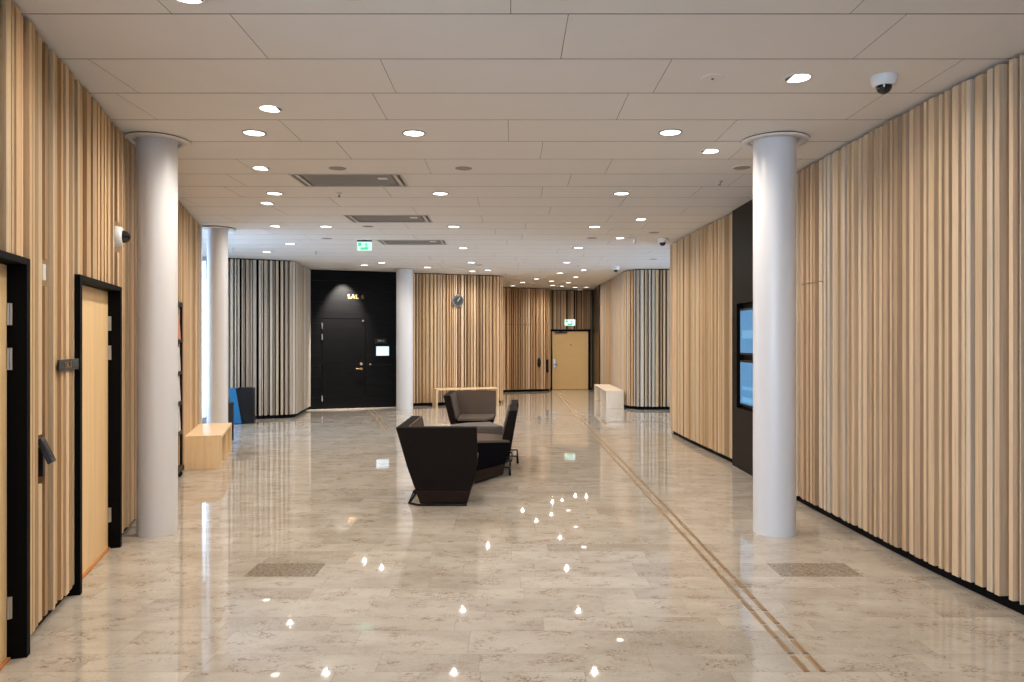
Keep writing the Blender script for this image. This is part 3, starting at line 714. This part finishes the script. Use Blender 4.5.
def wedge_seat(name, label, bot, top, zrear, zfront, back, rails, base, cush, loc, drop=0):
    """angular seat: outline at floor and seat level (local = world axes), a leaning back slab along its right side"""
    t = thing(name, label, 'lounge chair', loc, 0, 'angular lounge chairs in the middle of the hall')
    L2 = lambda a, bb, k: [(p[0]+(q[0]-p[0])*k, p[1]+(q[1]-p[1])*k) for p, q in zip(a, bb)]
    xs = [p[0] for p in top]; ys = [p[1] for p in top]; zf = lambda p: zrear+(zfront-zrear)*min(1, max(0, (max(xs)-p[0])/.35))-drop*(p[1]-min(ys))/(max(ys)-min(ys))
    mid = L2(bot, top, .33)
    b = MB(); b.loft([[(x, y, .02) for x, y in bot], [(x, y, .145) for x, y in mid]]); b.build('kick_plate', M['skirt'], t, bevel=.004)
    b = MB(); b.loft([[(x, y, .1455) for x, y in mid], [(x, y, zf((x, y))-.012) for x, y in top]]); b.build('seat_base', M[base], t, bevel=.006)
    cxm = sum(p[0] for p in top)/len(top); cym = sum(p[1] for p in top)/len(top)
    ins = [(p[0]+(cxm-p[0])*.03, p[1]+(cym-p[1])*.03) for p in top]
    b = MB(); b.loft([[(x, y, zf((x, y))-.0115) for x, y in top], [(x, y, zf((x, y))+.012) for x, y in ins]]); b.build('seat_cushion', M[cush], t, bevel=.004)
    (ya0, ya1), (yb0, yb1), xb, lean, th = back
    def rr(z, y0, y1): xo = xb+lean*(z-.03)/.755; return [(xo-th, y0, z), (xo, y0, z), (xo, y1, z), (xo-th, y1, z)]
    b = MB(); k = .5
    z0 = zrear-.03 if base == 'fabnavy' else .02
    b.loft([rr(z0, ya0, ya1), rr(zrear+.03, ya0+(yb0-ya0)*.1, ya1+(yb1-ya1)*.1), rr(.785, yb0, yb1)]); b.build('backrest', M['fabdark'], t, bevel=.01)
    b = MB(); xo = xb+.0005+lean*.5-th
    def ri(z, y0, y1): xo = xb+lean*(z-.03)/.755-th-.001; return [(xo-.016, y0, z), (xo, y0, z), (xo, y1, z), (xo-.016, y1, z)]
    b.loft([ri(zfront+.015, ya0+.02, ya1-.02), ri(.783, yb0+.01, yb1-.01)]); b.build('back_pad', M['fabtaupe'], t, bevel=.004)
    for r in rails:
        b = MB(); b.tube(r, .011); b.build('sled_leg', M['blacksteel'], t)
    return t
# right-hand seat of the group: rear along the view axis, near side flared towards the viewer
LX, LY = -.11, 9.05
wedge_seat('lounge_chair', 'navy angular lounge seat right of the near dark chair, facing left',
    [(.005, -.36), (.005, .33), (-.32, .36), (-.68, .36), (-.68, -.55), (-.33, -.95)],
    [(.085, -.43), (.085, .355), (-.32, .37), (-.74, .37), (-.74, -.60), (-.36, -.98)],
    .442, .487, ((-.425, .36), (-.45, .40), -.01, .19, .095),
    [[(-.08, -.33, .1), (.075, -.36, .1), (.085, -.36, .011), (.085, .34, .011), (.075, .34, .1), (-.08, .30, .1)],
     [(-.08, -.30, .17), (.10, -.30, .17), (.115, .34, .17), (-.08, .33, .17)]], 'fabnavy', 'fabtaupe', (LX, LY, 0), .06)
wedge_seat('lounge_chair', 'grey-topped angular lounge seat behind the navy seat, facing left',
    [(-.05, -.27), (-.20, .22), (-.46, .10), (-.60, -.10), (-.60, -.27)],
    [(-.0, -.315), (-.185, .24), (-.50, .12), (-.70, -.10), (-.70, -.315)],
    .49, .49, ((-.2, .38), (-.27, .44), .07, .13, .095),
    [[(.08, -.2, .1), (.18, -.2, .1), (.185, -.2, .011), (.185, .34, .011), (.18, .34, .1), (.08, .34, .1)]], 'fabgrey', 'fabgrey', (-.11, 9.74, 0))

# ------------------------------------------------------------------ tactile guide bars
proto = None
def bar(p, ang, label, group):
    global proto
    if proto is None:
        b = MB(); b.loft([ring([(-.087, -.0165), (.087, -.0165), (.087, .0165), (-.087, .0165)], 0), ring([(-.082, -.0125), (.082, -.0125), (.082, .0125), (-.082, .0125)], .005)])
        proto = b.build('tactile_bar', M['brass']); o = proto
    else:
        o = proto.copy(); COL.objects.link(o)
    o.location = (p[0], p[1], .0002); o.rotation_euler.z = ang
    tag(o, label, 'floor guide bar', group)
yv = 3.625; k = 0
while yv < 22.6:
    if not (14.3 < yv < 14.75):
        f = (yv-3.6)/19
        xl = 1.425-.06*min(1, f*2.2)+.02*f
        bar((xl, yv), math.pi/2+.008, 'brass bar set in the left row of the long guide line', 'left row of the long floor guide line')
        bar((xl+.078, yv), math.pi/2+.008, 'brass bar set in the right row of the long guide line', 'right row of the long floor guide line')
    yv += .2
for i in range(7):
    for j in range(2):
        bar((1.80+i*.2, 14.42+j*.08), 0, 'brass bar of the short guide line branching off before the right bench', 'side branch of the floor guide line')
A_, B_ = Vector(fl(371.8, 410.9)), Vector(fl(385.8, 431.3)); dv = (B_-A_).normalized(); nn = Vector((-dv.y, dv.x)); n_ = int((B_-A_).length/.2)
for i in range(n_):
    for j in (-1, 1):
        p = A_+dv*(.1+i*.2)+nn*(.055*j)
        bar(p, math.atan2(dv.y, dv.x), 'brass bar of the twin guide line leading to the black hall door', 'guide line to the black door')

# ------------------------------------------------------------------ ceiling fittings
SPOT_W = 40.0; WASH_W = 18.0; WARM = (1, .90, .79)
def make_lamp(energy, size, blend, parent, tilt=None, col=WARM):
    l = bpy.data.lights.new('lamp', 'SPOT'); l.energy = energy; l.spot_size = math.radians(size); l.spot_blend = blend; l.color = col; l.shadow_soft_size = .022
    o = bpy.data.objects.new('lamp', l); COL.objects.link(o); o.parent = parent; o.location = (0, 0, -.026)
    if tilt: o.rotation_euler = tilt
    return o
def round_light():
    t = thing('downlight', '', 'ceiling light')
    b = MB(); b.lathe([(.095, 0), (.095, -.006), (.083, -.008), (.080, 0)], n=36, caps=False); b.build('trim_ring', M['ring'], t)
    b = MB(); b.lathe([(.080, -.0005), (.080, -.003)], n=36); b.build('diffuser', M['light'], t)
    make_lamp(SPOT_W, 168, .8, t); return t
def tilt_light():
    """swivelling spot: the lamp face fills most of the ring, a dark baffle shows at one side"""
    t = thing('spotlight', '', 'ceiling light')
    b = MB(); b.lathe([(.088, 0), (.088, -.005), (.078, -.006), (.075, 0)], n=36, caps=False); b.build('trim_ring', M['ceil'], t)
    a = [math.radians(i) for i in range(-125, 126, 10)]
    pts = [(.0752*math.cos(x), .0752*math.sin(x)) for x in a]
    b = MB(); b.loft([ring(pts, -.0030), ring(pts, -.0005)]); b.build('lamp_face', M['light'], t)
    a = [math.radians(i) for i in range(125, 236, 10)]; pts = [(.075*math.cos(x), .075*math.sin(x)) for x in a]
    b = MB(); b.loft([ring(pts, -.0028), ring(pts, -.0005)]); b.build('baffle', M['baffle'], t)
    make_lamp(WASH_W, 130, .9, t, (0, math.radians(-25), 0)); return t
RP = round_light(); TP = tilt_light(); first = {'r': True, 't': True}
def put(kind, x, y, label, group, ang=0):
    src = RP if kind == 'r' else TP
    if first[kind]:
        first[kind] = False; o = src; o['label'] = label; o['group'] = group; o.location = (x, y, HT); o.rotation_euler.z = ang
    else: dup(src, label, group, (x, y, HT), ang)
pix = lambda L_: [ce(*p) for p in L_]
left = pix([(254.3, 132.8), (274.6, 193.3), (326, 226.4), (290, 243.6)])
mid_ = [(-.78, 3.5)]+pix([(413.9, 133), (440.3, 193.4), (453.9, 226.5), (463, 248), (471.3, 262.4), (472.3, 271)])
rght = [(.25, 3.5)]+pix([(670.3, 132.2), (621.6, 193.3), (594.7, 226.6), (578.4, 247.6), (566.7, 262.4), (560, 273), (551.5, 281), (562, 286)])
for nm, arr, tail in (('left', left, 'round recessed downlight, {} from the front in the left line of the ceiling'), ('middle', mid_, 'round recessed downlight, {} from the front in the middle line of the ceiling'), ('right', rght, 'round recessed downlight, {} from the front in the right line of the ceiling')):
    for i, (x, y) in enumerate(arr): put('r', x, y, tail.format(ORD[i]), 'round downlights')
tl = [(-1.58, 3.56)]+pix([(271, 108.5), (261.4, 168), (267.5, 203), (276, 226), (267, 251.8)])
for i, (x, y) in enumerate(tl): put('t', x, y, 'swivelling ceiling spot, %s from the front along the left wall' % ORD[i], 'swivelling ceiling spots', math.pi)
trr = pix([(797.5, 77.8), (709.5, 151), (640.2, 219.2), (619.3, 238), (583.4, 270), (575.5, 277), (568, 282.6)])
for i, (x, y) in enumerate(trr): put('t', x, y, 'swivelling ceiling spot, %s from the front along the right wall' % ORD[i], 'swivelling ceiling spots', 0)
tb = pix([(365.4, 265.6), (427.9, 267.8), (488, 270.6), (536.3, 279.2), (522.6, 282.6), (513, 286), (552.3, 285.6), (585.9, 287.4), (575, 287.6)])
nmz = ['before the black hall door', 'beside the far column top', 'before the clock wall', 'nearest in the far alcove', 'second in the far alcove', 'in the left corner of the far alcove', 'in the middle of the far alcove', 'before the dark panel of the far alcove', 'above the far wood door']
for (x, y), s in zip(tb, nmz): put('t', x, y-.1, 'small swivelling ceiling spot '+s, 'swivelling ceiling spots', -math.pi/2)
# the wall washer that lights the black wall beside the lettering
wx = p0+uB*tB(343)+nB*.42
t_ = thing('recessed_spot', 'small deep ceiling spot grazing the black wall beside the gold lettering', 'ceiling light', (wx.x, wx.y, HT))
b = MB(); b.lathe([(.048, 0), (.048, -.004), (.040, -.005), (.036, 0)], n=28, caps=False); b.build('trim_ring', M['ring'], t_)
b = MB(); b.lathe([(.036, -.0005), (.036, -.002)], n=28); b.build('baffle', M['baffle'], t_)
x, y = ce(381.6, 262.6); put('r', x, y, 'round recessed downlight before the black hall wall, beside the hanging exit sign', 'round downlights')
l = bpy.data.lights.new('wall_washer_lamp', 'SPOT'); l.energy = 800; l.spot_size = math.radians(64); l.spot_blend = .8; l.color = WARM; l.shadow_soft_size = .03
o = bpy.data.objects.new('wall_washer_lamp', l); COL.objects.link(o); o.location = (wx.x, wx.y, HT-.03); o.rotation_euler = (math.radians(23), 0, math.radians(19))
# speakers, sprinklers, detectors
sp = None
for (px, py), s in zip([(337.4, 168), (463.6, 168), (741.8, 167.4), (326.8, 238.3), (368, 226.2), (592, 237.9), (654, 232.4), (653.4, 259), (479, 264.7)],
        ['in front of the first vent', 'in the middle of the near ceiling', 'behind the right column top', 'near the left bay', 'beside the second vent', 'right of the middle of the far ceiling', 'near the right wall', 'above the corner of the far right wall', 'before the clock wall']):
    x, y = ce(px, py)
    if sp is None:
        sp = thing('ceiling_speaker', '', 'ceiling speaker', group='round ceiling speakers'); o = sp
        b = MB(); b.lathe([(.083, 0), (.083, -.004), (.077, -.006)], n=36); b.build('speaker_grille', M['speaker'], sp)
        b = MB(); b.lathe([(.089, 0), (.089, -.003), (.0835, -.0045), (.0835, 0)], n=36, caps=False); b.build('speaker_rim', M['ceil'], sp)
    else: o = dup(sp, '', None)
    o.location = (x, y, HT); o['label'] = 'flat round ceiling speaker '+s
x, y = ce(712.5, 77.8)
t_ = thing('smoke_detector', 'flat pale round detector on the near ceiling right of centre', 'smoke detector', (x, y, HT))
b = MB(); b.lathe([(.075, 0), (.075, -.004), (.071, -.006)], n=36); b.build('detector_body', M['collar'], t_)
b = MB(); b.lathe([(.008, -.0062), (.008, -.010)], n=12); b.build('sensor', M['dark'], t_)
spk = None
for (px, py), s in zip([(339.3, 193), (719.7, 181), (316, 251.5), (578, 265.5), (233, 248)], ['between the first and second vent', 'near the right column', 'by the left bay', 'before the far alcove', 'beside the far left column']):
    x, y = ce(px, py)
    if spk is None:
        spk = thing('ceiling_sprinkler', '', 'sprinkler', group='ceiling sprinkler heads'); o = spk
        b = MB(); b.lathe([(.03, 0), (.03, -.008), (.01, -.01), (.01, -.04), (.022, -.045), (.022, -.05)], n=16); b.build('sprinkler_body', M['steel'], spk)
    else: o = dup(spk, '', None)
    o.location = (x, y, HT); o['label'] = 'small metal sprinkler head in the ceiling '+s
t_ = thing('presence_detector', 'small white angled sensor bracket on the ceiling near the right wall', 'sensor', (*ce(631, 237.5), HT))
b = MB(); b.box(-.07, .07, -.03, .03, -.025, 0); b.build('bracket', M['white'], t_, bevel=.003)
b = MB(); b.box(.05, .075, -.03, .03, -.11, -.0255); b.build('sensor_arm', M['white'], t_, bevel=.003)
x, y = ce(884, 76.5); dome_camera('white dome security camera on the near right ceiling', (x, y, HT), 0, False, 1.0)
def dark_dome(label, px, py, s):
    x, y = ce(px, py); t = dome_camera(label, (x, y, HT), 0, False, s); return t
dark_dome('dome security camera on the ceiling before the far run of the right wall', 662.6, 238.5, 1.1)
dark_dome('dome security camera on the ceiling before the curved far right wall', 615.8, 266.8, 1.1)
dark_dome('dome security camera on the ceiling in the far alcove', 580.5, 288.6, 1.1)
# vents
vp = None
for i, yv in enumerate((7.365, 9.765, 12.165)):
    lab = ('slotted ceiling vent, the nearest of the three', 'slotted ceiling vent, the middle of the three', 'slotted ceiling vent beside the hanging exit sign')[i]
    if vp is None:
        vp = thing('ceiling_vent', lab, 'ceiling vent', (0, 0, 0), 0, 'long slotted ceiling vents'); o = vp
        W, D = VX1-VX0, .59; cx_ = 0
        b = MB(); b.box(-W/2, W/2, 0, .02, -.006, .03); b.box(-W/2, W/2, D-.02, D, -.006, .03); b.box(-W/2, -W/2+.02, .02, D-.02, -.006, .03); b.box(W/2-.02, W/2, .02, D-.02, -.006, .03)
        b.build('vent_frame', M['ventframe'], vp)
        b = MB(); b.box(-W/2+.02, W/2-.02, .02, D-.02, .024, .03); b.build('vent_back', M['black'], vp)
        b = MB()
        b.box(-W/2+.11, W/2-.11, .07, D-.07, .004, .022); 
        b.build('vent_plate', M['grille'], vp)
        b = MB()
        for xx in (-W/2+.05, W/2-.09): b.box(xx, xx+.04, .04, D-.04, -.004, .022)
        b.build('air_deflector', M['ventframe'], vp)
        b = MB(); b.box(W/2-.27, W/2-.17, D*.3, D*.45, .001, .0035); b.build('vent_label', M['white'], vp)
    else: o = dup(vp, lab)
    o.location = ((VX0+VX1)/2, yv, HT)

# ------------------------------------------------------------------ daylight
w = bpy.data.worlds.new('sky'); sc.world = w; w.use_nodes = True
bg = w.node_tree.nodes['Background']; bg.inputs[0].default_value = (.58, .76, 1, 1); bg.inputs[1].default_value = 5.0
def portal(loc, sx, sy, target):
    l = bpy.data.lights.new('window_portal', 'AREA'); l.shape = 'RECTANGLE'; l.size = sx; l.size_y = sy; l.cycles.is_portal = True
    o = bpy.data.objects.new('window_portal', l); COL.objects.link(o); o.location = loc
    o.rotation_euler = (Vector(target)-Vector(loc)).to_track_quat('-Z', 'Y').to_euler()
portal((-8.28, 11.75, 1.64), 4.3, 3.28, (0, 11.75, 1.64))
portal((-7.1, 14.5, 1.64), 2.3, 3.28, (-6.2, 12.2, 1.64))
portal((7.02, 14.9, 1.64), 4.0, 3.28, (0, 14.9, 1.64))
portal((-3.4, -3.25, 1.64), 8, 3.28, (-3.4, 5, 1.64))

# ------------------------------------------------------------------ camera and view
cam = bpy.data.cameras.new('camera'); cam.sensor_width = 36; cam.lens = 36*F/1024; cam.clip_start = .05
co = bpy.data.objects.new('camera', cam); COL.objects.link(co); co.location = (0, 0, HC); co.rotation_euler = (math.pi/2, 0, 0)
sc.camera = co
sc.view_settings.view_transform = 'Standard'; sc.view_settings.look = 'None'; sc.view_settings.gamma = 1; sc.view_settings.use_curve_mapping = False
sc.view_settings.exposure = .95
sc.cycles.use_denoising = True
sc.cycles.max_bounces = 8; sc.cycles.diffuse_bounces = 5; sc.cycles.glossy_bounces = 4; sc.cycles.transparent_max_bounces = 8
sc.cycles.sample_clamp_indirect = 6; sc.cycles.caustics_reflective = False; sc.cycles.caustics_refractive = False
